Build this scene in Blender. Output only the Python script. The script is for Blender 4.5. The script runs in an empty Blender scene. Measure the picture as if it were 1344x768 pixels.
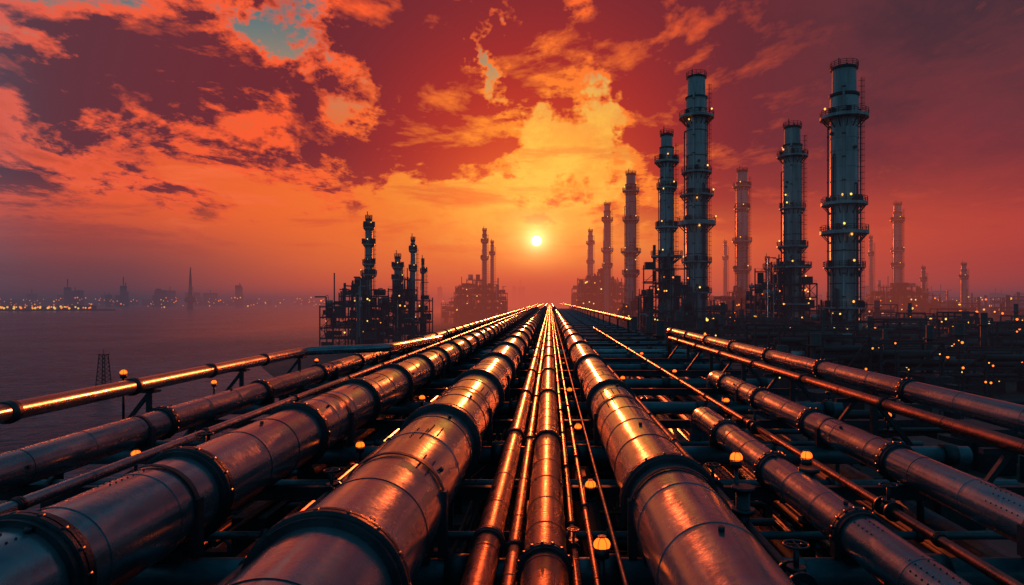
import bpy, math, random
from mathutils import Vector, Matrix
random.seed(7)
R=random.uniform
sc=bpy.context.scene
H=16.0   # camera height above the ground
def lin(c):
    o=[]
    for v in c:
        v/=255.0
        o.append(v/12.92 if v<=0.04045 else ((v+0.055)/1.055)**2.4)
    return (o[0],o[1],o[2],1.0)

# ------------------------------------------------------------ node helpers
class S:
    def __init__(s,nt,sock): s.nt=nt; s.k=sock
    def _m(s,op,o=None,c=None,rev=False):
        n=s.nt.nodes.new('ShaderNodeMath'); n.operation=op
        def put(i,v):
            if isinstance(v,S): s.nt.links.new(v.k,n.inputs[i])
            else: n.inputs[i].default_value=v
        if rev: put(0,o); put(1,s)
        else:
            put(0,s)
            if o is not None: put(1,o)
            if c is not None: put(2,c)
        return S(s.nt,n.outputs[0])
    def __add__(s,o): return s._m('ADD',o)
    __radd__=__add__
    def __sub__(s,o): return s._m('SUBTRACT',o)
    def __rsub__(s,o): return s._m('SUBTRACT',o,rev=True)
    def __mul__(s,o): return s._m('MULTIPLY',o)
    __rmul__=__mul__
    def __truediv__(s,o): return s._m('DIVIDE',o)
    def __rtruediv__(s,o): return s._m('DIVIDE',o,rev=True)
    def exp(s): return s._m('EXPONENT')
    def mx(s,o): return s._m('MAXIMUM',o)
    def mn(s,o): return s._m('MINIMUM',o)
    def pw(s,o): return s._m('POWER',o)
    def smooth(s,a,b,lo=0.0,hi=1.0):
        n=s.nt.nodes.new('ShaderNodeMapRange'); n.interpolation_type='SMOOTHSTEP'
        s.nt.links.new(s.k,n.inputs[0])
        if a>b: a,b,lo,hi=b,a,hi,lo
        n.inputs[1].default_value=a;n.inputs[2].default_value=b
        n.inputs[3].default_value=lo;n.inputs[4].default_value=hi
        return S(s.nt,n.outputs[0])
def mixc(nt,f,a,b,blend='MIX'):
    n=nt.nodes.new('ShaderNodeMixRGB'); n.blend_type=blend
    for i,v in enumerate((f,a,b)):
        if isinstance(v,S): nt.links.new(v.k,n.inputs[i])
        else: n.inputs[i].default_value=v
    return S(nt,n.outputs[0])
def comb(nt,x,y,z):
    n=nt.nodes.new('ShaderNodeCombineXYZ')
    for i,v in enumerate((x,y,z)):
        if isinstance(v,S): nt.links.new(v.k,n.inputs[i])
        else: n.inputs[i].default_value=v
    return S(nt,n.outputs[0])
def noise(nt,vec,scale,detail=6,rough=.55,dist=0.0,out=0):
    n=nt.nodes.new('ShaderNodeTexNoise')
    if vec is not None: nt.links.new(vec.k,n.inputs['Vector'])
    n.inputs['Scale'].default_value=scale;n.inputs['Detail'].default_value=detail
    n.inputs['Roughness'].default_value=rough;n.inputs['Distortion'].default_value=dist
    return S(nt,n.outputs[out])

# ------------------------------------------------------------ sky
SUN=Vector((-0.020,1.0,0.088)).normalized()
w=bpy.data.worlds.new("sky"); sc.world=w; w.use_nodes=True
nt=w.node_tree; nt.nodes.clear()
tc=nt.nodes.new('ShaderNodeTexCoord')
sp=nt.nodes.new('ShaderNodeSeparateXYZ'); nt.links.new(tc.outputs['Generated'],sp.inputs[0])
X,Y,Z=[S(nt,sp.outputs[i]) for i in range(3)]
D=S(nt,tc.outputs['Generated'])
az0=X._m('ARCTAN2',Y); el0=Z._m('ARCSINE')
wn=nt.nodes.new('ShaderNodeSeparateColor')
wnoise=noise(nt,D,6.5,5,.70,0,out=1); nt.links.new(wnoise.k,wn.inputs[0])
az=az0+(S(nt,wn.outputs[0])-.5)*.34
el=el0+(S(nt,wn.outputs[1])-.5)*.25
def pos(px,py):
    a=math.atan((px-722)/896); return a, math.atan((395-py)/896*math.cos(a))
def g(px,py,sx,sy,warp=True):
    a,e=pos(px,py)
    A,E=(az,el) if warp else (az0,el0)
    da=(A-a)*(896/sx); de=(E-e)*(896/sy)
    return ((da*da+de*de)*-0.5).exp()
# planar cloud coordinates
k=1.0/(Z.mx(0.0)+.17)
px_,py_=X*k,Y*k*.8
n1=noise(nt,comb(nt,px_,py_,.35),1.9,8,.64,.35)
n1b=noise(nt,comb(nt,px_*.96,py_+.11,.35),1.9,5,.64,.35)
n2=noise(nt,comb(nt,px_,py_*.7,4.3),6.0,6,.70,0)
# clear-sky base
base=mixc(nt,el0.smooth(0.0,0.15),lin((98,58,68)),lin((208,78,60)))
base=mixc(nt,el0.smooth(0.21,0.33),base,mixc(nt,el0.smooth(.26,.38),lin((150,146,122)),lin((74,116,122))))
base=mixc(nt,g(600,290,340,85,False)*.97,base,lin((255,98,40)))
base=mixc(nt,g(690,265,200,95,False)*1.0,base,lin((255,142,42)))
base=mixc(nt,(g(735,225,100,85)*(n2.smooth(.36,.62)*.5+.7)).mn(1.0),base,lin((255,192,74)))
base=mixc(nt,el0.smooth(0.06,0.0)*g(722,395,420,200,False)*.85,base,lin((248,90,50)))
# low streaky cloud bands on the left and around the sun
St=comb(nt,az0*2.2,el0*13.0,1.7)
sn=noise(nt,St,1.6,6,.62,.3)
band=el0.smooth(.03,.10)*el0.smooth(.27,.18)
strk=sn.smooth(.52,.66)*band
base=mixc(nt,strk*.65,base,mixc(nt,g(690,300,330,160,False),lin((112,56,66)),lin((234,80,38))))
strk2=sn.smooth(.48,.36)*band*az0.smooth(.1,-.15)
base=mixc(nt,strk2*.7,base,lin((255,114,66)))
T=(n1-.5)*1.9+(n2-.5)*.75+.12
for a in [(150,90,200,50,.28),(560,140,80,75,.38),(1130,110,300,190,.42),(800,45,120,40,.30),(520,30,50,35,.2),
          (640,205,50,20,.22),(940,170,80,150,.24),(250,165,160,25,.04),(860,120,45,70,.14),
          (355,25,28,28,-.42),(400,80,24,24,-.24),(450,130,28,28,-.36),(645,85,11,42,-.42),(745,200,55,42,-.52),(800,160,34,24,-.36),(700,165,18,30,-.3),(40,50,55,22,-.30),(600,290,240,50,-.4)]:
    T=T+g(*a[:4])*a[4]
lowfade=el0.smooth(.06,.15)
cl=T.smooth(-.02,.16)*lowfade
dk=T.smooth(.07,.36)
rel=((n1b-n1)*6.5)
da=az0-math.atan(-.02); de=(el0-.13)*1.0
dist=(da*da+de*de).pw(.5)
near=dist.smooth(.38,.05); mid=dist.smooth(.90,.34)
lit=mixc(nt,mid,lin((212,92,78)),lin((255,94,48)))
lit=mixc(nt,near,lit,lin((255,140,44)))
dkc=mixc(nt,mid,lin((76,60,72)),lin((114,42,50)))
dkc=mixc(nt,near,dkc,lin((204,50,36)))
dk2=(dk*1.08-(rel.mx(-.2))*(mid*.6+.5)*(1.0-az0.smooth(.15,.45)*.8)+(n2-.5)*1.3*(mid*.7+.4)).mx(0.0).mn(1.0)
cloud=mixc(nt,dk2,lit,dkc)
veil=az0.smooth(.14,.50)*el0.smooth(-.02,.12)
vc=mixc(nt,(n2*.5+n1*.7).smooth(.40,.80),lin((84,46,56)),lin((136,54,58)))
vc=mixc(nt,el0.smooth(.16,.38),vc,mixc(nt,n1.smooth(.4,.6),lin((60,45,55)),lin((94,51,58))))
cloud=mixc(nt,veil*.8,cloud,vc)
col=mixc(nt,cl,base,cloud)
col=mixc(nt,az0.smooth(.10,.40)*el0.smooth(.24,.04)*.6*az0.smooth(1.4,.7),col,lin((192,56,50)))
col=mixc(nt,az0.smooth(-.25,-.60)*el0.smooth(.13,.02)*.7,col,lin((70,60,76)))
# dusk teal away from the sunset
back=az0._m('ABSOLUTE').smooth(.60,.92)
bcol=mixc(nt,el0.smooth(0.0,1.0),lin((78,118,136)),lin((42,100,122)))
bcol=mixc(nt,n1.smooth(.45,.65)*.5,bcol,lin((42,60,76)))
col=mixc(nt,back,col,bcol)
zen=el0.smooth(.43,.60)
col=mixc(nt,zen*.97,col,mixc(nt,n1.smooth(.40,.60),lin((62,134,156)),lin((24,66,86))))
vd=nt.nodes.new('ShaderNodeVectorMath'); vd.operation='DISTANCE'
nt.links.new(D.k,vd.inputs[0]); vd.inputs[1].default_value=SUN
sd=S(nt,vd.outputs['Value'])
col=mixc(nt,((sd*sd)*(-1/(2*.085**2))).exp()*.6,col,(1.0,.32,.04,1),'ADD')
col=mixc(nt,((sd*sd)*(-1/(2*.026**2))).exp()*.95,col,(1.0,.66,.16,1),'ADD')
col=mixc(nt,((sd*sd)*(-1/(2*.011**2))).exp(),col,(1.0,1.0,.5,1),'ADD')
col=mixc(nt,sd.smooth(.0085,.0070),col,(4,3.6,2.2,1))
col=mixc(nt,Z.smooth(0.0,-.05),col,(.01,.012,.015,1))
bg=nt.nodes.new('ShaderNodeBackground'); nt.links.new(col.k,bg.inputs[0]); bg.inputs[1].default_value=1.0
wo=nt.nodes.new('ShaderNodeOutputWorld'); nt.links.new(bg.outputs[0],wo.inputs[0])
w.cycles.sampling_method='MANUAL'; w.cycles.sample_map_resolution=512

ld=bpy.data.lights.new("sun","SUN"); ld.energy=3.2; ld.angle=math.radians(.9); ld.color=(1,.12,.025)
lo=bpy.data.objects.new("sun",ld); sc.collection.objects.link(lo)
lo.rotation_euler=SUN.to_track_quat('Z','Y').to_euler(); lo.location=(0,0,200)

# ------------------------------------------------------------ materials
def mat(name,c1,c2=None,metal=0.,r1=.4,r2=.6,scale=1.,stretch=(1,1,1),bump=.1,bscale=20,rust=0.,rustc=(.07,.025,.015),det=6,coat=0):
    m=bpy.data.materials.new(name); m.use_nodes=True; nt=m.node_tree
    b=nt.nodes['Principled BSDF']
    tc=nt.nodes.new('ShaderNodeTexCoord'); mp=nt.nodes.new('ShaderNodeMapping')
    nt.links.new(tc.outputs['Object'],mp.inputs[0]); mp.inputs['Scale'].default_value=stretch
    V=S(nt,mp.outputs[0]); O=S(nt,tc.outputs['Object'])
    n=noise(nt,V,scale,det,.65); f=n.smooth(.32,.68)
    c2=c2 or tuple(v*.6 for v in c1)
    col=mixc(nt,f,(*c1,1),(*c2,1))
    if r1!=r2:
        nb=noise(nt,V,scale*3.7,4,.7); rg=nb.smooth(.3,.7,r1,r2)
    else: rg=f*0.0+r1
    if rust>0:
        rn=noise(nt,O,scale*2.3,8,.72,0)
        rm=rn.smooth(.66-rust*.2,.72-rust*.15)
        col=mixc(nt,rm,col,(*rustc,1))
        rg=rg+rm*.35
        me=(rm*-.8+1)*metal
        nt.links.new(me.k,b.inputs['Metallic'])
    else: b.inputs['Metallic'].default_value=metal
    nt.links.new(col.k,b.inputs['Base Color']); nt.links.new(rg.k,b.inputs['Roughness'])
    if coat:
        b.inputs['Coat Weight'].default_value=coat; b.inputs['Coat IOR'].default_value=1.6
        nt.links.new((rg*.9).k,b.inputs['Coat Roughness'])
    if bump>0:
        bn=nt.nodes.new('ShaderNodeBump'); bn.inputs['Strength'].default_value=bump; bn.inputs['Distance'].default_value=.03
        h=noise(nt,O,bscale,3,.6)+noise(nt,O,bscale*.12,1,.5)*1.2
        nt.links.new(h.k,bn.inputs['Height']); nt.links.new(bn.outputs[0],b.inputs['Normal'])
    return m
def emis(name,c,s,samp=False):
    m=bpy.data.materials.new(name); m.use_nodes=True; nt=m.node_tree
    b=nt.nodes['Principled BSDF']; b.inputs['Base Color'].default_value=(*c,1)
    b.inputs['Emission Color'].default_value=(*c,1); b.inputs['Emission Strength'].default_value=s
    if not samp: m.cycles.emission_sampling='NONE'
    return m
M_clad=mat("steel_cladding",(.215,.30,.36),(.10,.155,.195),.68,.15,.30,.9,(1,.35,1),.18,9,.10,coat=.8)
M_clad2=mat("brushed_cladding",(.18,.25,.30),(.09,.13,.165),.68,.17,.34,1.3,(1,.2,1),.18,12,.12,coat=.7)
M_red=mat("weathered_sunset_tint_pipe",(.40,.125,.09),(.18,.065,.055),.85,.22,.42,2,(1,.3,1),.15,20,.2,coat=.3)  # pipe base colour reddened in place of reflected sunset; rust patches on top
M_collar=mat("collar_steel",(.03,.055,.072),(.018,.03,.04),.6,.28,.5,4,(1,1,1),.2,30,.1)
M_blue=mat("painted_beam",(.05,.16,.21),(.03,.085,.115),.3,.3,.5,2,(1,1,1),.2,20,.2)
M_dark=mat("dark_steel",(.026,.042,.056),(.014,.022,.031),.3,.42,.65,2,(1,1,1),0,15,0,det=3)
M_tower=mat("weathered_column_steel",(.32,.36,.38),(.15,.175,.19),.45,.34,.58,.35,(1,1,.12),.12,3,.15)
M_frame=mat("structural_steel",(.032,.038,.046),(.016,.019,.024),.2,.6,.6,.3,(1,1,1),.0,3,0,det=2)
M_amber=emis("amber_lamp",(1,.12,.008),2.9,True)
M_amb2=emis("amber_yard_lamp",(1,.18,.015),2.5)
M_warm=emis("warm_lamp",(1,.40,.06),2.1)
M_green=emis("sodium_lamp",(1,.64,.13),1.8)

# ------------------------------------------------------------ mesh builder
class MB:
    def __init__(s,mats): s.v=[];s.f=[];s.mi=[];s.sm=[];s.mats=mats
    def idx(s,m):
        if m not in s.mats: s.mats.append(m)
        return s.mats.index(m)
    def face(s,ids,m,sm=False): s.f.append(ids);s.mi.append(s.idx(m));s.sm.append(sm)
    def box(s,c,sz,m,rz=0):
        b=len(s.v); cx,cy,cz=c; ca,sa=math.cos(rz),math.sin(rz)
        for dz in(-.5,.5):
            for dx,dy in((-.5,-.5),(.5,-.5),(.5,.5),(-.5,.5)):
                x,y=dx*sz[0],dy*sz[1]
                s.v.append((cx+x*ca-y*sa,cy+x*sa+y*ca,cz+dz*sz[2]))
        for q in((0,3,2,1),(4,5,6,7),(0,1,5,4),(1,2,6,5),(2,3,7,6),(3,0,4,7)): s.face([b+i for i in q],m)
    def beam(s,p0,p1,wd,m,hd=None):
        p0,p1=Vector(p0),Vector(p1); d=(p1-p0); 
        if d.length<1e-6:return
        d.normalize(); up=Vector((0,0,1)) if abs(d.z)<.95 else Vector((0,1,0))
        sx=d.cross(up).normalized()*wd*.5; uy=sx.cross(d).normalized()*(hd or wd)*.5
        b=len(s.v)
        for p in(p0,p1):
            for a,c in((-1,-1),(1,-1),(1,1),(-1,1)): s.v.append(tuple(p+sx*a+uy*c))
        for q in((0,1,2,3),(7,6,5,4),(0,4,5,1),(1,5,6,2),(2,6,7,3),(3,7,4,0)): s.face([b+i for i in q],m)
    def cyl(s,p0,p1,r0,m,r1=None,n=12,caps=True):
        r1=r0 if r1 is None else r1
        p0,p1=Vector(p0),Vector(p1); d=(p1-p0).normalized()
        up=Vector((0,0,1)) if abs(d.z)<.95 else Vector((0,1,0))
        a=d.cross(up).normalized(); c=a.cross(d).normalized(); b=len(s.v)
        for p,r in((p0,r0),(p1,r1)):
            for i in range(n):
                t=2*math.pi*i/n; s.v.append(tuple(p+a*math.cos(t)*r+c*math.sin(t)*r))
        for i in range(n):
            j=(i+1)%n; s.face([b+i,b+j,b+n+j,b+n+i],m,True)
        if caps:
            s.face([b+i for i in range(n)][::-1],m); s.face([b+n+i for i in range(n)],m)
    def lathe(s,base,prof,axis='y',n=24,cap=True):
        """prof: list of (t, r, material); each step has its own rings"""
        bx,by,bz=base
        def ring(t,r):
            b=len(s.v)
            for i in range(n):
                a=2*math.pi*i/n
                if axis=='y': s.v.append((bx+r*math.cos(a),by+t,bz+r*math.sin(a)))
                else: s.v.append((bx+r*math.cos(a),by+r*math.sin(a),bz+t))
            return b
        for q in range(len(prof)-1):
            t0,r0,m=prof[q]; t1,r1,_=prof[q+1]
            a=ring(t0,r0); b=ring(t1,r1)
            for i in range(n):
                j=(i+1)%n; s.face([a+i,b+i,b+j,a+j] if axis=='y' else [a+i,a+j,b+j,b+i],m,True)
        if cap:
            for t,r,m in(prof[0],prof[-1]):
                a=ring(t,r); s.face([a+i for i in range(n)],m)
    def sweep(s,pts,r,m,n=12):
        pts=[Vector(p) for p in pts]; prev=None; rings=[]
        for i,p in enumerate(pts):
            d=(pts[min(i+1,len(pts)-1)]-pts[max(i-1,0)]).normalized()
            if prev is None:
                up=Vector((0,0,1)) if abs(d.z)<.9 else Vector((1,0,0)); a=d.cross(up).normalized()
            else: a=(prev-d*prev.dot(d)).normalized()
            prev=a; c=d.cross(a); b=len(s.v); rings.append(b)
            for k in range(n):
                t=2*math.pi*k/n; s.v.append(tuple(p+a*math.cos(t)*r+c*math.sin(t)*r))
        for q in range(len(rings)-1):
            a,b=rings[q],rings[q+1]
            for i in range(n):
                j=(i+1)%n; s.face([a+i,a+j,b+j,b+i],m,True)
        s.face([rings[0]+i for i in range(n)],m); s.face([rings[-1]+i for i in range(n)],m)
    def ball(s,c,r,m,seg=8,rg=5,zs=1.):
        b=len(s.v); cx,cy,cz=c
        for i in range(rg+1):
            p=math.pi*i/rg
            for k in range(seg):
                t=2*math.pi*k/seg; s.v.append((cx+r*math.sin(p)*math.cos(t),cy+r*math.sin(p)*math.sin(t),cz+r*math.cos(p)*zs))
        for i in range(rg):
            for k in range(seg):
                j=(k+1)%seg; s.face([b+i*seg+k,b+(i+1)*seg+k,b+(i+1)*seg+j,b+i*seg+j],m,True)
    def build(s,name):
        me=bpy.data.meshes.new(name); me.from_pydata(s.v,[],s.f)
        for m in s.mats: me.materials.append(m)
        me.polygons.foreach_set('material_index',s.mi); me.polygons.foreach_set('use_smooth',s.sm); me.update()
        o=bpy.data.objects.new(name,me); sc.collection.objects.link(o); return o
def fillet(pts,rad,k=6):
    pts=[Vector(p) for p in pts]; out=[pts[0]]
    for i in range(1,len(pts)-1):
        a,b,c=pts[i-1],pts[i],pts[i+1]; u=(a-b).normalized();v=(c-b).normalized()
        p,q=b+u*rad,b+v*rad
        for j in range(k+1):
            t=j/k; out.append(p*(1-t)**2+b*2*t*(1-t)+q*t*t)
    out.append(pts[-1]); return out

# ------------------------------------------------------------ ground & sea
def sheet(name,pts,m,z):
    me=bpy.data.meshes.new(name); me.from_pydata([(x,y,z) for x,y in pts],[],[list(range(len(pts)))]); me.materials.append(m)
    o=bpy.data.objects.new(name,me); sc.collection.objects.link(o); return o
M_ground=mat("oily_ground",(.03,.03,.031),(.014,.014,.016),0,.6,.9,.15,(1,1,1),.4,2)
sheet("ground",[(-20000,-400),(20000,-400),(20000,20000),(-20000,20000)],M_ground,0)
M_sea=bpy.data.materials.new("sea_water"); M_sea.use_nodes=True; nt=M_sea.node_tree; b=nt.nodes['Principled BSDF']
b.inputs['Roughness'].default_value=.22; b.inputs['IOR'].default_value=1.10
tc=nt.nodes.new('ShaderNodeTexCoord'); O=S(nt,tc.outputs['Object'])
h=noise(nt,O,.25,6,.6)+noise(nt,O,1.1,3,.6)*.4
sw=noise(nt,O,.02,5,.6)
scol=mixc(nt,(sw*.5+h*.35).smooth(.40,.60),(.03,.08,.12,1),(.12,.19,.24,1)); nt.links.new(scol.k,b.inputs['Base Color'])
bn=nt.nodes.new('ShaderNodeBump'); bn.inputs['Strength'].default_value=1; bn.inputs['Distance'].default_value=2.4
nt.links.new(h.k,bn.inputs['Height']); nt.links.new(bn.outputs[0],b.inputs['Normal'])
sheet("sea",[(-20000,-300),(-26,-300),(-27,60),(-40,110),(-78,180),(-84,290),(-95,420),(-160,700),(-420,1400),(-1500,4000),(-20000,19000)][::1],M_sea,.05)

# ------------------------------------------------------------ pipelines
def pipeline(x,b,r,y0,y1,m,jack=1.5,collars=(),n=32,band=True,elbow=None,cw=.32,far=110,name="pipeline"):
    z=H-b; mb=MB([m,M_collar]); prof=[]
    cs=sorted(c for c in collars if y0<c<y1)
    ev=[(c,'c') for c in cs]; y=y0+R(.2,1)*jack
    while y<min(y1,far):
        if all(abs(y-c)>cw*1.2 for c in cs): ev.append((y,'b'))
        y+=jack*R(.92,1.08)
    ev.sort(); rr=r; prof.append((y0,rr,m))
    for c,k in ev:
        if k=='c':
            h=cw*.5; R1=r*1.10+.01; R2=r*1.15+.015
            prof+=[(c-h,rr,M_collar),(c-h,R1,M_collar),(c-h*.45,R1,M_collar),(c-h*.4,R2,M_collar),(c-.012,R2,M_collar),(c-.012,R1,M_collar),(c+.012,R1,M_collar),(c+.012,R2,M_collar),(c+h*.4,R2,M_collar),(c+h*.45,R1,M_collar),(c+h,R1,M_collar),(c+h,r,m)]
        else:
            q=r*1.008+.003; wv=.022+r*.02
            prof+=[(c-wv,rr,M_collar if R(0,1)<.35 else m),(c-wv,q,prof[-1][2]),(c+wv,q,m),(c+wv,r*R(.994,1.0),m)]
            rr=prof[-1][1]
    prof.append((y1,rr if not elbow else r,m))
    mb.lathe((x,0,z),prof,'y',n)
    for c in cs:
        if c<40 and r>.2:
            nb=16
            for i in range(nb):
                a=2*math.pi*i/nb+.1; ra=r*1.15+.02
                mb.cyl((x+ra*.97*math.cos(a),c-cw*.13,z+ra*.97*math.sin(a)),(x+ra*.97*math.cos(a),c+cw*.13,z+ra*.97*math.sin(a)),.022+.01*r,M_collar,n=6)
    if r>.3:
        for c in range(4,60,3):
            if y0<c<y1:
                a=R(.2,math.pi-.2); 
                mb.cyl((x+r*math.cos(a),c,z+r*math.sin(a)),(x+(r+.05)*math.cos(a),c,z+(r+.05)*math.sin(a)),.035,M_collar,n=8)
        for (u,c) in [(q[0],q[1]) for q in zip([R(.6,2.4) for _ in range(7)],[R(4.5,30) for _ in range(7)])]:
            if y0<c<y1-1:
                for kk in range(7):
                    yy=c+kk*.12; mb.ball((x+r*math.cos(u),yy,z+r*math.sin(u)),.014,M_collar,6,4)
                    mb.ball((x+r*math.cos(u+.16/r),yy,z+r*math.sin(u+.16/r)),.014,M_collar,6,4)
    if elbow:
        pts=[(x,y1-.05,z),(x,y1+r*2,z),(x,y1+r*2,z-8)]
        mb.sweep(fillet(pts,r*1.55,8),r*.985,m,24)
    return mb.build(name)
def arange(a,b,s,j=.0):
    o=[];y=a
    while y<b: o.append(y); y+=s*(1+R(-j,j))
    return o
FAR=620
pipeline(1.76,2.98,.62,-6,FAR,M_clad,1.6,[4.9]+arange(10.1,300,9.6),56)
pipeline(-2.21,2.88,.718,-6,FAR,M_clad,1.5,arange(6.7,300,6.9),56)
pipeline(-5.58,2.96,.625,-6,FAR,M_clad,1.4,[7.2]+arange(10.4,300,4.6),48)
pipeline(-10.3,3.24,.37,-6,FAR,M_clad2,1.8,arange(12,300,6.1),32)
pipeline(-.873,3.40,.196,-3,FAR,M_red,1.9,arange(9.6,200,7.4),28,cw=.22)
pipeline(-.503,3.49,.108,-3,FAR,M_red,2.4,arange(9.6,200,7.4),20,cw=.14)
pipeline(-.064,3.316,.283,-3,FAR,M_red,1.25,arange(8.4,200,7.4),36,cw=.2)
pipeline(.334,3.53,.062,-3,FAR,M_red,2.4,arange(7,100,3.7),16,cw=.12)
pipeline(.594,3.54,.052,-3,FAR,M_red,2.4,arange(8,100,3.7),16,cw=.12)
pipeline(4.33,3.29,.313,-3,19,M_clad,1.3,arange(6,19,3.6),32,elbow='down1')
pipeline(7.0,3.26,.337,-3,28.5,M_clad,1.7,arange(5,28,4.4),32,elbow='down1')
pipeline(8.73,2.18,.25,-3,49.5,M_clad2,2.1,arange(6,49,5.3),28,elbow='down1')
pipeline(8.12,2.51,.133,-3,46,M_red,2.5,arange(6,46,5.3),20,elbow='down1',cw=.2)
pipeline(8.9,2.1,.24,74,FAR,M_red,2.1,arange(80,300,9),24)
pipeline(-4.0,3.5,.075,-3,FAR,M_dark,3,arange(5,200,4),16,cw=.12)
pipeline(-7.6,3.42,.16,-3,FAR,M_red,3,arange(5,200,6),20,cw=.2)
pipeline(-8.6,3.30,.11,-3,FAR,M_clad2,3,arange(5,200,6),20,cw=.16)
pipeline(-6.75,3.52,.06,-3,FAR,M_dark,3,arange(5,200,6),12,cw=.12)
pipeline(3.1,3.52,.07,-3,FAR,M_dark,3,arange(5,200,4),16,cw=.12)
pipeline(5.7,3.5,.08,-3,90,M_red,3,arange(5,90,5),16,cw=.12)
pipeline(.95,3.55,.035,-3,200,M_dark,3,(),12)
pipeline(2.7,3.54,.045,-3,200,M_red,3,(),12)
mb=MB([M_clad2,M_collar]); z=H-2.41
mb.sweep(fillet([(-11.75,-4,z),(-11.75,33,z),(-8.4,35,z),(-8.4,52,z-.4)],1.1,10),.21,M_clad2,28)
for c in arange(6,32,4.4): mb.lathe((-11.75,0,z),[(c-.14,.24,M_collar),(c-.02,.26,M_collar),(c+.02,.26,M_collar),(c+.14,.24,M_collar)],'y',24)
for c in arange(8,33,6):
    mb.beam((-11.75,c,z-.2),(-11.75,c,H-3.6),.12,M_collar); mb.beam((-12.4,c,H-3.55),(-11.75,c,z-.3),.1,M_collar); mb.box((-11.75,c,z-.24),(.5,.4,.06),M_collar)
mb.build("pipeline")
mb=MB([M_clad2,M_collar])   # cross header
mb.sweep(fillet([(-9.2,50,H-5.5),(-9.2,50,H-3.85),(10.2,50,H-3.72),(10.2,50,H-6.5)],.6,8),.2,M_clad2,24)
mb.sweep(fillet([(3.0,33,H-5.5),(3.0,33,H-4.0),(9.2,33,H-3.9),(9.2,33,H-6)],.5,8),.15,M_clad2,20)
mb.build("pipeline")

# ------------------------------------------------------------ pipe rack
mb=MB([M_blue,M_dark])
bents=arange(2.2,330,7.4)
for i,y in enumerate(bents):
    zt=H-3.84
    mb.cyl((-13.0,y,zt),(10.4,y,zt),.22,M_blue,n=20 if y<60 else 10)
    for x in (-12.3,-9.2,-6.4,-3.2,-1.3,.8,3.0,5.4,7.9,9.9):
        mb.cyl((x-.16,y,zt),(x+.16,y,zt),.27,M_dark,n=20 if y<60 else 8)
    if y<100:
        y2=y+3.7
        mb.beam((-12.6,y2,H-3.72),(10.2,y2,H-3.72),.16,M_dark,.22)
        mb.beam((-12.6,y2,H-3.83),(10.2,y2,H-3.83),.30,M_dark,.03)
        for y3,zz3,rr3 in((y+1.9,H-3.95,.07),(y+5.5,H-4.05,.10)):
            mb.cyl((-12.8,y3,zz3),(10.3,y3,zz3),rr3,M_blue,n=12)
            for x in(-11,-7.2,-4.8,-3.4,-1.2,1.0,2.9,5.2,6.2,8.4): mb.cyl((x-.05,y3,zz3),(x+.05,y3,zz3),rr3*1.6,M_dark,n=12)
    mb.beam((-12.6,y,H-6.4),(10.2,y,H-6.4),.3,M_dark,.4)
    for x in(-12.4,-4.3,3.6,9.8):
        mb.beam((x,y,0),(x,y,zt-.2),.34,M_dark)
        if i%2==0: mb.beam((x,y,H-8),(x,y+7.4,zt-.2),.16,M_dark)
    for xx in(-12.4,-4.3,3.6):
        mb.beam((xx,y,H-6.4),(xx+3,y,zt-.1),.14,M_dark)
for x in(-12.4,-6.9,-4.3,3.6,6.1,9.8):
    mb.beam((x,-5,H-4.22),(x,330,H-4.22),.2,M_dark,.28)
for (x,b_,r) in((1.76,2.98,.62),(-2.21,2.88,.718),(-5.58,2.96,.625),(-10.3,3.24,.37),(4.33,3.29,.31),(7,3.26,.33)):
    for y in bents:
        if y>70 or (x==4.33 and y>18) or (x==7 and y>28): continue
        mb.box((x,y,H-3.56),(r*1.5,.34,.16),M_dark)
        mb.lathe((x,y,H-b_),[(-.05,r*1.02+.004,M_dark),(-.05,r*1.035+.01,M_dark),(.05,r*1.035+.01,M_dark),(.05,r*1.02+.004,M_dark)],'y',40,cap=False)
        for sgn in(-1,1): mb.box((x+sgn*(r*.98),y,H-b_-r*.35),(.12,.16,r*1.3),M_dark)
for y in arange(6,49,6.2):
    mb.beam((8.73,y,H-2.45),(8.73,y,H-3.8),.16,M_dark); mb.beam((7.7,y,H-2.68),(9.3,y,H-2.68),.14,M_dark,.1)
    mb.beam((9.8,y,H-4.0),(8.8,y,H-2.75),.12,M_dark); mb.beam((7.4,y,H-3.8),(8.2,y,H-2.72),.1,M_dark)
for y in arange(78,330,12): mb.beam((8.9,y,H-2.3),(8.9,y,H-4),.2,M_dark)
mb.build("pipe_rack")

mb=MB([M_dark,M_red])
for i in range(120):
    x=R(-13,11); b_=random.choice([4.5,4.6,4.75,5.4,6.1,6.1,6.15,7.4,8.5]); r=random.choice([.04,.05,.07,.09,.13,.18,.25])
    y0=R(-4,20) if R(0,1)<.5 else -4; y1=R(40,200)
    m=random.choice([M_dark,M_dark,M_blue,M_red,M_clad2,M_frame])
    dx=R(.6,2)*random.choice((-1,1)); ym=R(y0+4,y1-4)
    if R(0,1)<.5: pts=fillet([(x,y0,H-b_),(x,ym,H-b_),(x+dx,ym,H-b_),(x+dx,y1,H-b_)],.25,4)
    else: pts=fillet([(x,y0,H-b_),(x,ym,H-b_),(x,ym,H-b_-1.2),(x,y1,H-b_-1.2)],.25,4)
    mb.sweep(pts,r,m,10)
for i in range(170):
    y=R(4,60); x=R(-12.5,8); L=R(1,5); b_=R(3.95,6.2); r=R(.025,.08)
    m=random.choice([M_dark,M_blue,M_red,M_frame])
    mb.sweep(fillet([(x,y,H-b_-R(.5,2)),(x,y,H-b_),(x+L,y,H-b_),(x+L,y,H-b_-R(.5,2))],.15,4),r,m,8)
for x in(-8.0,-3.8,2.9,6.0):
    mb.box((x,60,H-4.35),(.5,130,.02),M_dark); mb.box((x-.25,60,H-4.3),(.02,130,.1),M_dark); mb.box((x+.25,60,H-4.3),(.02,130,.1),M_dark)
mb.build("utility_lines")
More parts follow.
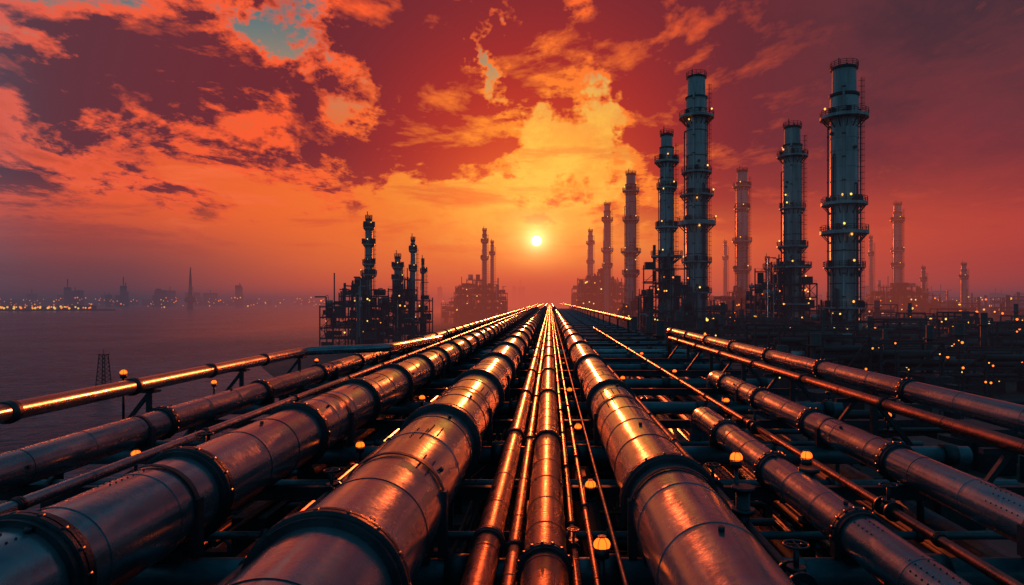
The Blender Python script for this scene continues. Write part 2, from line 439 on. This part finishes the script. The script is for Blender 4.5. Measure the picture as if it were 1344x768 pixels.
mb=MB([M_dark])
for i in range(200):
    mb.box((R(-12,10),R(5,80),H-R(5,9)),(R(.3,1.6),R(.3,2),R(.2,1.4)),random.choice([M_dark,M_frame,M_blue]))
for i in range(300):
    mb.box((R(-24,60),R(8,160),R(.5,2.5)),(R(.8,5),R(.8,6),R(1,5)),random.choice([M_dark,M_frame]),R(0,.3))
mb.build("plant_equipment")

def torus(mb,c,Rr,r,m,axis='z',n=18,k=6):
    b=len(mb.v)
    for i in range(n):
        a=2*math.pi*i/n
        for j in range(k):
            t=2*math.pi*j/k; q=Rr+r*math.cos(t); h=r*math.sin(t)
            p=(q*math.cos(a),q*math.sin(a),h) if axis=='z' else (q*math.cos(a),h,q*math.sin(a))
            mb.v.append((c[0]+p[0],c[1]+p[1],c[2]+p[2]))
    for i in range(n):
        for j in range(k):
            i2=(i+1)%n;j2=(j+1)%k; mb.face([b+i*k+j,b+i2*k+j,b+i2*k+j2,b+i*k+j2],m,True)
def valve(x,y,b0,s=1.):
    mb=MB([M_collar]); z=H-b0
    mb.cyl((x,y-.22*s,z),(x,y+.22*s,z),.13*s,M_collar,n=16); mb.ball((x,y,z),.17*s,M_collar,14,8)
    for q in(-.22,.22): mb.cyl((x,y+q*s-.03,z),(x,y+q*s+.03,z),.2*s,M_collar,n=18)
    mb.cyl((x,y,z),(x,y,z+.5*s),.04*s,M_collar,n=10); mb.cyl((x,y,z+.14*s),(x,y,z+.2*s),.13*s,M_collar,n=14)
    torus(mb,(x,y,z+.5*s),.17*s,.018*s,M_collar)
    for a in range(4):
        t=a*math.pi/2; mb.beam((x,y,z+.5*s),(x+.17*s*math.cos(t),y+.17*s*math.sin(t),z+.5*s),.02*s,M_collar)
    mb.build("gate_valve")
for v in[(.334,9.8,3.53,.5),(-4,12.5,3.5,.8),(3.1,13,3.52,.8),(3.1,8.6,3.52,.9),(5.7,11.5,3.5,.8),(-7.6,15,3.42,1),(-4,21,3.5,.8),(5.7,19,3.5,.9),(-6.75,12,3.52,.7),(5.7,7.6,3.5,.8)]: valve(*v)

def deck_lamp(x,y,b_,r=.1,foot=3.8):
    mb=MB([M_collar]); z=H-b_
    mb.cyl((x,y,H-foot),(x,y,z-.1),.035,M_collar,n=10)
    mb.cyl((x,y,z-.16),(x,y,z-.05),r*.9,M_collar,n=16); mb.cyl((x,y,H-foot),(x,y,H-foot+.04),.12,M_collar,n=12)
    mb.ball((x,y,z),r,M_amber,16,10,.85); 
    torus(mb,(x,y,z-r*.35),r*1.0,.008,M_collar,n=20,k=4)
    for a in range(6):
        t=a*math.pi/3; 
        pts=[(x+r*1.05*math.sin(p)*math.cos(t),y+r*1.05*math.sin(p)*math.sin(t),z+r*.9*math.cos(p)) for p in [q*math.pi/8 for q in range(1,8)]]
        mb.sweep(pts,.0045,M_collar,4)
    mb.cyl((x,y,z+r*.84),(x,y,z+r*.98),r*.5,M_collar,n=12)
    mb.build("deck_lamp")
for l in[(.645,8.5,3.03,.105),(.77,13,3.50),(.8,19.5,3.6),(3.0,11,2.52,.1),(4.62,12.3,2.79,.1),(-9.1,15,3.36),(-4.45,16,3.38),(-12.5,20,2.1),(-12.8,26,3.1),
         (9.9,20,3.35),(.8,28,3.65),(-4.5,24,3.4),(-8.1,30,3.4),(6.2,24,3.5),(10.6,26,3.4),(6.2,34,3.5),(.8,40,3.7),(-13,38,3.3),(3.1,22,3.6),(5.2,15.5,3.5),(-3.7,10.6,3.5),
         (-3.9,34,3.5),(3.3,31,3.5),(5.9,44,3.4),(-12.6,14,3.3),(10.4,36,3.3),(-7.1,22,3.4)]: deck_lamp(*l)
mb=MB([M_collar])
for (x,y) in((4.55,12.0),(3.05,10.8)):
    mb.cyl((x,y,H-4.6),(x,y,H-2.95),.11,M_dark,n=18)
    for q in(3.0,3.35,3.9): mb.cyl((x,y,H-q),(x,y,H-q+.07),.18,M_collar,n=20)
    mb.cyl((x-.5,y,H-3.5),(x+.5,y,H-3.5),.06,M_dark,n=12)
mb.build("stanchion")

# ------------------------------------------------------------ refinery columns
def rail(mb,cx,cy,z,r,n=20):
    for i in range(n):
        a=2*math.pi*i/n;b=2*math.pi*(i+1)/n
        p=(cx+r*math.cos(a),cy+r*math.sin(a)); q=(cx+r*math.cos(b),cy+r*math.sin(b))
        mb.beam((*p,z),(*p,z+1.4),.12,M_frame)
        for h in(.45,.9,1.4): mb.beam((*p,z+h),(*q,z+h),.10,M_frame)
def column(cx,cy,r,top,plats,name="distillation_column",lights=10,z0=0,neck=True):
    mb=MB([M_tower,M_frame]); prof=[(z0,r*1.12,M_tower),(z0+top*.1,r*1.12,M_tower)]
    z=z0+top*.1; zn=top-(4.5*r*.5 if neck else 1)
    prof+=[(z,r*1.18,M_frame),(z+.5,r*1.18,M_frame)]
    z+=.5
    while z<zn-2:
        h=R(3,5)*max(r/3.5,.6); z1=min(z+h,zn); bm=M_frame if R(0,1)<.3 else M_tower
        prof+=[(z,r,M_tower),(z1-.25,r*.995,bm),(z1-.25,r*1.03,bm),(z1,r*1.03,M_tower)]
        z=z1
    prof+=[(zn,r*1.08,M_frame),(zn+.6,r*1.08,M_frame),(zn+.6,r*.86,M_tower),(top-.8,r*.84,M_tower),(top-.8,r*.98,M_frame),(top-.3,r*.98,M_frame),(top-.3,r*.8,M_frame),(top,r*.8,M_frame)]
    mb.lathe((cx,cy,0),prof,'z',28)
    mb.cyl((cx-r*.4,cy,top),(cx-r*.4,cy,top+2.4),.14,M_frame,n=6); mb.cyl((cx+r*.2,cy,top),(cx+r*.2,cy,top+1),.3*r*.3,M_frame,n=8)
    rail(mb,cx,cy,top-.3,r*.98,14)
    ls=.12+r*.055
    for (pz,pr,th) in plats:
        rr=r*pr*1.06; th=th*.85
        mb.lathe((cx,cy,0),[(pz,r*.99,M_tower),(pz,rr,M_tower),(pz+th,rr,M_tower),(pz+th,r*.99,M_tower)],'z',28,cap=False)
        rail(mb,cx,cy,pz+th,rr*.985)
        for i in range(14):
            a=2*math.pi*i/14; mb.beam((cx+r*math.cos(a),cy+r*math.sin(a),pz-rr*.4),(cx+rr*.93*math.cos(a),cy+rr*.93*math.sin(a),pz),.2,M_frame)
        for i in range(1):
            a=R(-2.9,-.2); mb.ball((cx+rr*math.cos(a),cy+rr*math.sin(a),pz+th+1.5),ls,random.choice([M_warm,M_green]),6,4)
        for i in range(3):
            a=R(0,6.28); mb.box((cx+(r+.6)*math.cos(a),cy+(r+.6)*math.sin(a),pz+th+.9),(.9,.9,1.8),M_frame)
    for a in(-.25,):
        x,y=cx+(r+.7)*math.cos(a),cy+(r+.7)*math.sin(a)
        mb.beam((x,y-.3,z0),(x,y-.3,top-3),.1,M_frame); mb.beam((x,y+.3,z0),(x,y+.3,top-3),.1,M_frame)
        zz=z0+3
        while zz<top-3:
            mb.beam((x,y-.3,zz),(x,y+.3,zz),.07,M_frame); torus(mb,(x+.35,y,zz),.5,.04,M_frame,n=8,k=3); mb.beam((x,y,zz),(cx+r*.95*math.cos(a),cy+r*.95*math.sin(a),zz),.07,M_frame); zz+=1.5
        for dd in(.3,.7): mb.beam((x+dd,y-.3,z0+3),(x+dd,y-.3,top-3),.05,M_frame)
    for a,rp,zt in((-2.0,.09,.93),(-2.7,.06,.7),(-1.1,.07,.6),(-.6,.045,.85),(2.9,.06,.8)):
        q=r*1.02+rp*r+.2; x,y=cx+q*math.cos(a),cy+q*math.sin(a); zt=z0+(top-z0)*zt
        mb.sweep(fillet([(x,y,z0),(x,y,zt),(cx,cy,zt)],.6,5),rp*r,M_tower if rp>.08 else M_frame,8)
        zz=z0+5
        while zz<zt: mb.lathe((x,y,0),[(zz,rp*r*1.6,M_frame),(zz+.25,rp*r*1.6,M_frame)],'z',8); zz+=6
    for i in range(8):
        a=R(-3,0); zz=R(z0+top*.1,zn); mb.cyl((cx+r*.9*math.cos(a),cy+r*.9*math.sin(a),zz),(cx+r*1.15*math.cos(a),cy+r*1.15*math.sin(a),zz),r*.13,M_frame,n=10)
    for i in range(lights//6):
        a=R(-2.9,-.2); zz=z0+(top-z0)*R(.05,.97); q=r*1.2
        mb.beam((cx+r*math.cos(a),cy+r*math.sin(a),zz),(cx+q*math.cos(a),cy+q*math.sin(a),zz),.08,M_frame)
        mb.ball((cx+q*math.cos(a),cy+q*math.sin(a),zz),ls,random.choice([M_warm,M_green,M_warm]),6,4)
    return mb.build(name)
def W(px,Yd): return Yd*(px-722)/896
def Zp(py,Yd): return H-Yd*(py-395)/896
def col_(px,top,wpx,Yd,pl,**k):
    r=wpx*Yd/896/2
    column(W(px,Yd),Yd,r,Zp(top,Yd),[(Zp(p,Yd),q,th) for p,q,th in pl],**k)
col_(1108,88,35,179,[(157,1.62,.9),(270,1.55,.8),(308,1.62,1.0),(352,1.4,.3),(405,1.5,.4)],lights=16)
col_(1040,166,24,220,[(207,1.55,.6),(275,1.3,.4),(325,1.55,.6),(352,1.9,.6),(400,1.8,.5)],lights=14)
col_(914,100,27,230,[(156,1.6,.9),(228,1.4,.6),(258,1.55,.6),(296,1.75,1.6),(345,1.4,.5),(385,1.4,.5)],lights=18)
col_(875,176,18,214,[(214,1.7,.7),(248,1.4,.4),(300,1.6,.6),(338,2.2,.7)],lights=12)
col_(828,228,14,320,[(252,1.5,.6),(290,1.5,.6),(332,1.8,.8),(360,1.6,.6)],lights=8)
col_(797,268,9,420,[(290,1.6,.8),(330,1.7,.8),(350,1.5,.6)],lights=5)
col_(775,303,6.5,500,[(320,1.7,.8),(345,1.6,.8)],lights=3)
col_(974,224,15,330,[(246,1.5,.7),(275,1.3,.6),(318,1.6,.8),(355,1.5,.7)],lights=10)
col_(1178,268,10.5,400,[(290,1.6,.7),(330,1.5,.7),(350,1.5,.7)],lights=6)
col_(1265,347,7,450,[(365,1.5,.6)],lights=2)
col_(1143,312,4.5,420,[(335,1.6,.6)],lights=2); col_(952,318,4.5,480,[(340,1.7,.6)],lights=3)
col_(1212,352,5,430,[(368,1.6,.6)],lights=2); col_(1007,340,6,300,[(352,1.8,.6)],lights=3); col_(1090,345,5,380,[(355,1.6,.6)],lights=2)
col_(484,287,9,228,[(300,1.5,.5),(322,1.6,.5),(348,1.7,.5),(362,2.2,.5)],lights=5)
col_(522,337,9,250,[(352,1.5,.5),(368,1.6,.5)],lights=4); col_(542,315,6,250,[(330,1.7,.5),(355,1.7,.5)],lights=3); col_(555,343,4,262,[(358,1.7,.4)],lights=1)
col_(636,302,6,430,[(318,1.6,.7),(340,1.7,.7)],lights=3); col_(646,318,4.5,450,[(334,1.7,.7)],lights=2); col_(604,378,5,440,[(384,1.5,.5)],lights=0)

# ------------------------------------------------------------ process units
def unit(cx,cy,wx,wy,h,fl,seed,lights=12,name="process_unit"):
    random.seed(seed); mb=MB([M_frame,M_warm]); nx=max(2,int(wx/4)); ny=max(2,int(wy/6))
    xs=[cx-wx/2+wx*i/nx for i in range(nx+1)]; ys=[cy-wy/2+wy*j/ny for j in range(ny+1)]
    ht={}
    for i in range(nx+1):
        for j in range(ny+1):
            e=1-abs(i/nx-.45)*R(.3,1.1); ht[i,j]=max(1,int(fl*max(.35,e)+.5))
    fh=h/fl; bt=.35
    for (i,j),k in ht.items():
        mb.beam((xs[i],ys[j],0),(xs[i],ys[j],k*fh+R(0,1.5)),bt,M_frame)
        for f in range(1,k+1):
            zz=f*fh
            if i<nx and ht[i+1,j]>=f:
                mb.beam((xs[i],ys[j],zz),(xs[i+1],ys[j],zz),.25,M_frame,.4)
                for q in(.55,1.1): mb.beam((xs[i],ys[j],zz+q),(xs[i+1],ys[j],zz+q),.07,M_frame)
                if R(0,1)<.45: mb.beam((xs[i],ys[j],zz-fh),(xs[i+1],ys[j],zz),.16,M_frame)
                if R(0,1)<.25: mb.beam((xs[i+1],ys[j],zz-fh),(xs[i],ys[j],zz),.16,M_frame)
                if R(0,1)<.30: mb.box(((xs[i]+xs[i+1])/2,ys[j]+.5,zz-fh*.5),(wx/nx*R(.4,.95),.3,fh*R(.3,.95)),M_frame)
            if j<ny and ht[i,j+1]>=f: mb.beam((xs[i],ys[j],zz),(xs[i],ys[j+1],zz),.25,M_frame,.4)
            if i<nx and j<ny and ht[i+1,j+1]>=f and R(0,1)<.85:
                mb.box(((xs[i]+xs[i+1])/2,(ys[j]+ys[j+1])/2,zz+.22),(wx/nx*.97,wy/ny*.97,.08),M_frame)
                t=R(0,1); c=((xs[i]+xs[i+1])/2,(ys[j]+ys[j+1])/2)
                if t<.35: mb.cyl((c[0],c[1],zz+.3),(c[0],c[1],zz+fh*R(.5,.95)),R(.6,1.6),M_tower if t<.1 else M_frame,n=14)
                elif t<.55: mb.cyl((c[0]-1.8,c[1],zz+1.4),(c[0]+1.8,c[1],zz+1.4),R(.6,1.1),M_tower if t<.42 else M_frame,n=14)
                elif t<.92: mb.box((c[0],c[1],zz+1.3),(R(1.5,3.5),R(1,3),R(1.2,2.6)),M_frame)
    for i in range(int(wx*1.3)):
        x=R(xs[0],xs[-1]); y=cy-wy/2-R(.1,.8); z1=h*R(.3,1.0); z2=R(1,z1)
        mb.sweep(fillet([(x,y,z2),(x,y,z1),(x+R(-4,4),y+.01,z1)],.3,3),R(.06,.28),random.choice([M_frame,M_frame,M_frame,M_tower]),6)
    for i in range(int(wx*.3)+1):
        x,y=R(xs[1],xs[-2]),R(ys[0],ys[-1]); zz=h*R(.7,.95); hh=R(2,8)
        mb.cyl((x,y,zz-6),(x,y,zz+hh),R(.15,.5),M_frame,n=8)
    for i in range(int(lights*.6)):
        mb.ball((R(xs[0],xs[-1]),cy-wy/2-R(.3,.7),random.randint(1,max(1,int(fl*.75)))*fh+R(1.5,2.6)),R(.14,.3)*cy/220,random.choice([M_warm,M_green,M_amb2]),6,4)
    mb.build(name)
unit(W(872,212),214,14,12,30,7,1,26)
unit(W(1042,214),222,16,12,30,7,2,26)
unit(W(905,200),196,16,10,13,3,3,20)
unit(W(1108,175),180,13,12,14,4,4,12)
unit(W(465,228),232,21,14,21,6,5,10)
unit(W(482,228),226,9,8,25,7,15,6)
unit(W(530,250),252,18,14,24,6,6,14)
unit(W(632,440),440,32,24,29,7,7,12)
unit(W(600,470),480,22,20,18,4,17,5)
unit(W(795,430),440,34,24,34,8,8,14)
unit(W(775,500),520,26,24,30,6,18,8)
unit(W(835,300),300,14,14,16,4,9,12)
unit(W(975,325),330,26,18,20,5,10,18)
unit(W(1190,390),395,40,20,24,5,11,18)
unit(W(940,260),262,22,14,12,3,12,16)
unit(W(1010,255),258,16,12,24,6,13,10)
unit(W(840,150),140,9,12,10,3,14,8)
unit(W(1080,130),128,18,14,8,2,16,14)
random.seed(99)

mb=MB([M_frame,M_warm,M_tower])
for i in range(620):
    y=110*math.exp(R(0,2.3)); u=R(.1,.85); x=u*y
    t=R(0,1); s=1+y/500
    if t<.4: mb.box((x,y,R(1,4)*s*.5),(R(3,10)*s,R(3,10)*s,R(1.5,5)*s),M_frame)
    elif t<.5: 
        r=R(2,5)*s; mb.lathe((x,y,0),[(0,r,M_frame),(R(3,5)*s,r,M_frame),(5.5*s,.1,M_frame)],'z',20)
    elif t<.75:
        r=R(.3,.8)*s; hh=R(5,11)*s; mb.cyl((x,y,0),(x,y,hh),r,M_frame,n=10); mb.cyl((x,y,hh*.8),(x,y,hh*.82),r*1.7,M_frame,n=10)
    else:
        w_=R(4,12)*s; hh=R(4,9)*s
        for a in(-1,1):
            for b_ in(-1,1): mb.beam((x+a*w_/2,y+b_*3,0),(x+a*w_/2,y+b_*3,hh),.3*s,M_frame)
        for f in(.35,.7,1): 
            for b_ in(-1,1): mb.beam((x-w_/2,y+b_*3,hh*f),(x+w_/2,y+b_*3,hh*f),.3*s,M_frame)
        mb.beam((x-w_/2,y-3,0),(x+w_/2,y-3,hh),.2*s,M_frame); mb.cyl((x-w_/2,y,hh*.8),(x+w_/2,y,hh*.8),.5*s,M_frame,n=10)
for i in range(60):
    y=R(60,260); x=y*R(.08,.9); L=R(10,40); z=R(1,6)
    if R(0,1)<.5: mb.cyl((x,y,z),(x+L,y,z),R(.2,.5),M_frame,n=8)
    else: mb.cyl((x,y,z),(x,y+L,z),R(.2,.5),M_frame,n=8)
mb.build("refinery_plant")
mb=MB([M_warm,M_amb2,M_green])
for i in range(340):
    y=85*math.exp(R(0,1)**.75*2.5); x=y*(R(.12,.85) if R(0,1)<.45 else R(.45,.8)); s=R(.08,.30)*(y/150)
    z=R(2,9)*(1+y/600)
    mb.ball((x,y,z),s,random.choice([M_warm,M_amb2,M_amb2,M_green]),7,5)
    if y<260: mb.beam((x,y,0),(x,y,z-s),.12,M_frame)
mb.build("yard_lights")

# ------------------------------------------------------------ far shore
M_city=mat("distant_concrete",(.07,.07,.08),(.04,.04,.05),0,.7,.7,.02,bump=0,det=2)
mb=MB([M_city,M_warm])
for i in range(260):
    y=R(2300,3200); x=y*R(-.95,1.0); 
    h=R(8,26)+(R(10,40) if R(0,1)<.15 else 0); mb.box((x,y,h/2),(R(15,45),R(15,45),h),M_city)
    if h>40: mb.beam((x,y,h),(x,y,h+R(10,25)),2,M_city)
for cx in(100,155,205,325,570,680,1150):
    for k in range(5):
        y=2000; x=W(cx+R(-14,14),y); h=R(25,62); mb.box((x,y,h/2),(R(7,14),15,h),M_city)
        if R(0,1)<.6: mb.beam((x,y,h),(x,y,h+R(6,26)),1.8,M_city)
mb.build("distant_city")
mb=MB([M_city,M_warm])
mb.lathe((0,0,0),[(0,6,M_city),(12,5,M_city),(16,11,M_city),(22,9,M_city),(26,4,M_city),(55,2.4,M_city),(80,.8,M_city)],'z',12)
o=mb.build("broadcast_tower"); o.location=(W(250,1300),1300,0)
mb=MB([M_ground,M_city,M_warm])
pts=[(-1700,1040),(-930,1050),(-800,1080),(-720,1130),(-800,1190),(-1000,1230),(-1900,1250)]
for x,y in pts: mb.v.append((x,y,2.2))
for x,y in pts: mb.v.append((x,y,-1))
mb.face(list(range(7)),M_ground)
for i in range(7): mb.face([i,7+i,7+(i+1)%7,(i+1)%7],M_ground)
for i in range(70):
    x=R(-1600,-760); y=R(1060,1200); h=R(2,7); mb.box((x,y,2.2+h/2),(R(6,24),R(6,20),h),M_city)
for i in range(200):
    x=R(-1300,-740); mb.ball((x,R(1055,1110),R(4,7)),R(.9,1.9),random.choice([M_warm,M_green,M_amb2]),6,4)
mb.build("headland")
mb=MB([M_warm,M_amb2])
for i in range(260):
    y=R(1300,2200); x=y*R(-.85,-.33) if R(0,1)<.6 else y*R(.2,.9); mb.ball((x,y,R(3,24)),R(.8,1.7),random.choice([M_warm,M_amb2]),6,4)
mb.build("city_lights")
for (px,Yd,h) in((136,125,6.2),):
    mb=MB([M_frame]); x=W(px,Yd)
    for a in(-1,1):
        for c in(-1,1): mb.beam((x+a*.9,Yd+c*.9,0),(x+a*.5,Yd+c*.5,h),.12,M_frame)
    k=8
    for i in range(k):
        z0=h*i/k;z1=h*(i+1)/k;w0=.9-.4*i/k;w1=.9-.4*(i+1)/k
        for c in(-1,1):
            mb.beam((x-w0,Yd+c*w0,z0),(x+w1,Yd+c*w1,z1),.07,M_frame); mb.beam((x+w0,Yd+c*w0,z0),(x-w1,Yd+c*w1,z1),.07,M_frame); mb.beam((x-w1,Yd+c*w1,z1),(x+w1,Yd+c*w1,z1),.07,M_frame)
    mb.box((x,Yd,h),(1.4,1.4,.12),M_frame); mb.cyl((x,Yd,h),(x,Yd,h+1),.05,M_frame,n=6)
    mb.build("lattice_mast")

# ------------------------------------------------------------ haze (thin evening mist; emission stands in for scattered sky light)
def haze(c,s,dens,name="haze"):
    m=bpy.data.materials.new(name); m.use_nodes=True; nt=m.node_tree; nt.nodes.clear()
    va=nt.nodes.new('ShaderNodeVolumeAbsorption'); va.inputs['Density'].default_value=dens; va.inputs['Color'].default_value=(0,0,0,1)
    em=nt.nodes.new('ShaderNodeEmission'); em.inputs[0].default_value=lin(c); em.inputs[1].default_value=dens
    a=nt.nodes.new('ShaderNodeAddShader'); nt.links.new(va.outputs[0],a.inputs[0]); nt.links.new(em.outputs[0],a.inputs[1])
    oo=nt.nodes.new('ShaderNodeOutputMaterial'); nt.links.new(a.outputs[0],oo.inputs['Volume'])
    mb=MB([m]); mb.box(*s,m); mb.build(name)
haze((80,62,76),((0,4560,20),(16000,9000,50)),.00070)
haze((255,100,54),((25,1460,30),(370,2400,90)),.0012)

cam=bpy.data.cameras.new("camera"); co=bpy.data.objects.new("camera",cam); sc.collection.objects.link(co)
cam.lens=24; cam.sensor_width=36; cam.shift_x=-50/1344; cam.shift_y=11/1344
co.location=(0,0,H); co.rotation_euler=(math.radians(90),0,0); cam.clip_end=60000; cam.clip_start=.05
sc.camera=co
sc.view_settings.view_transform='Standard'; sc.view_settings.look='None'; sc.view_settings.exposure=0
print("done")
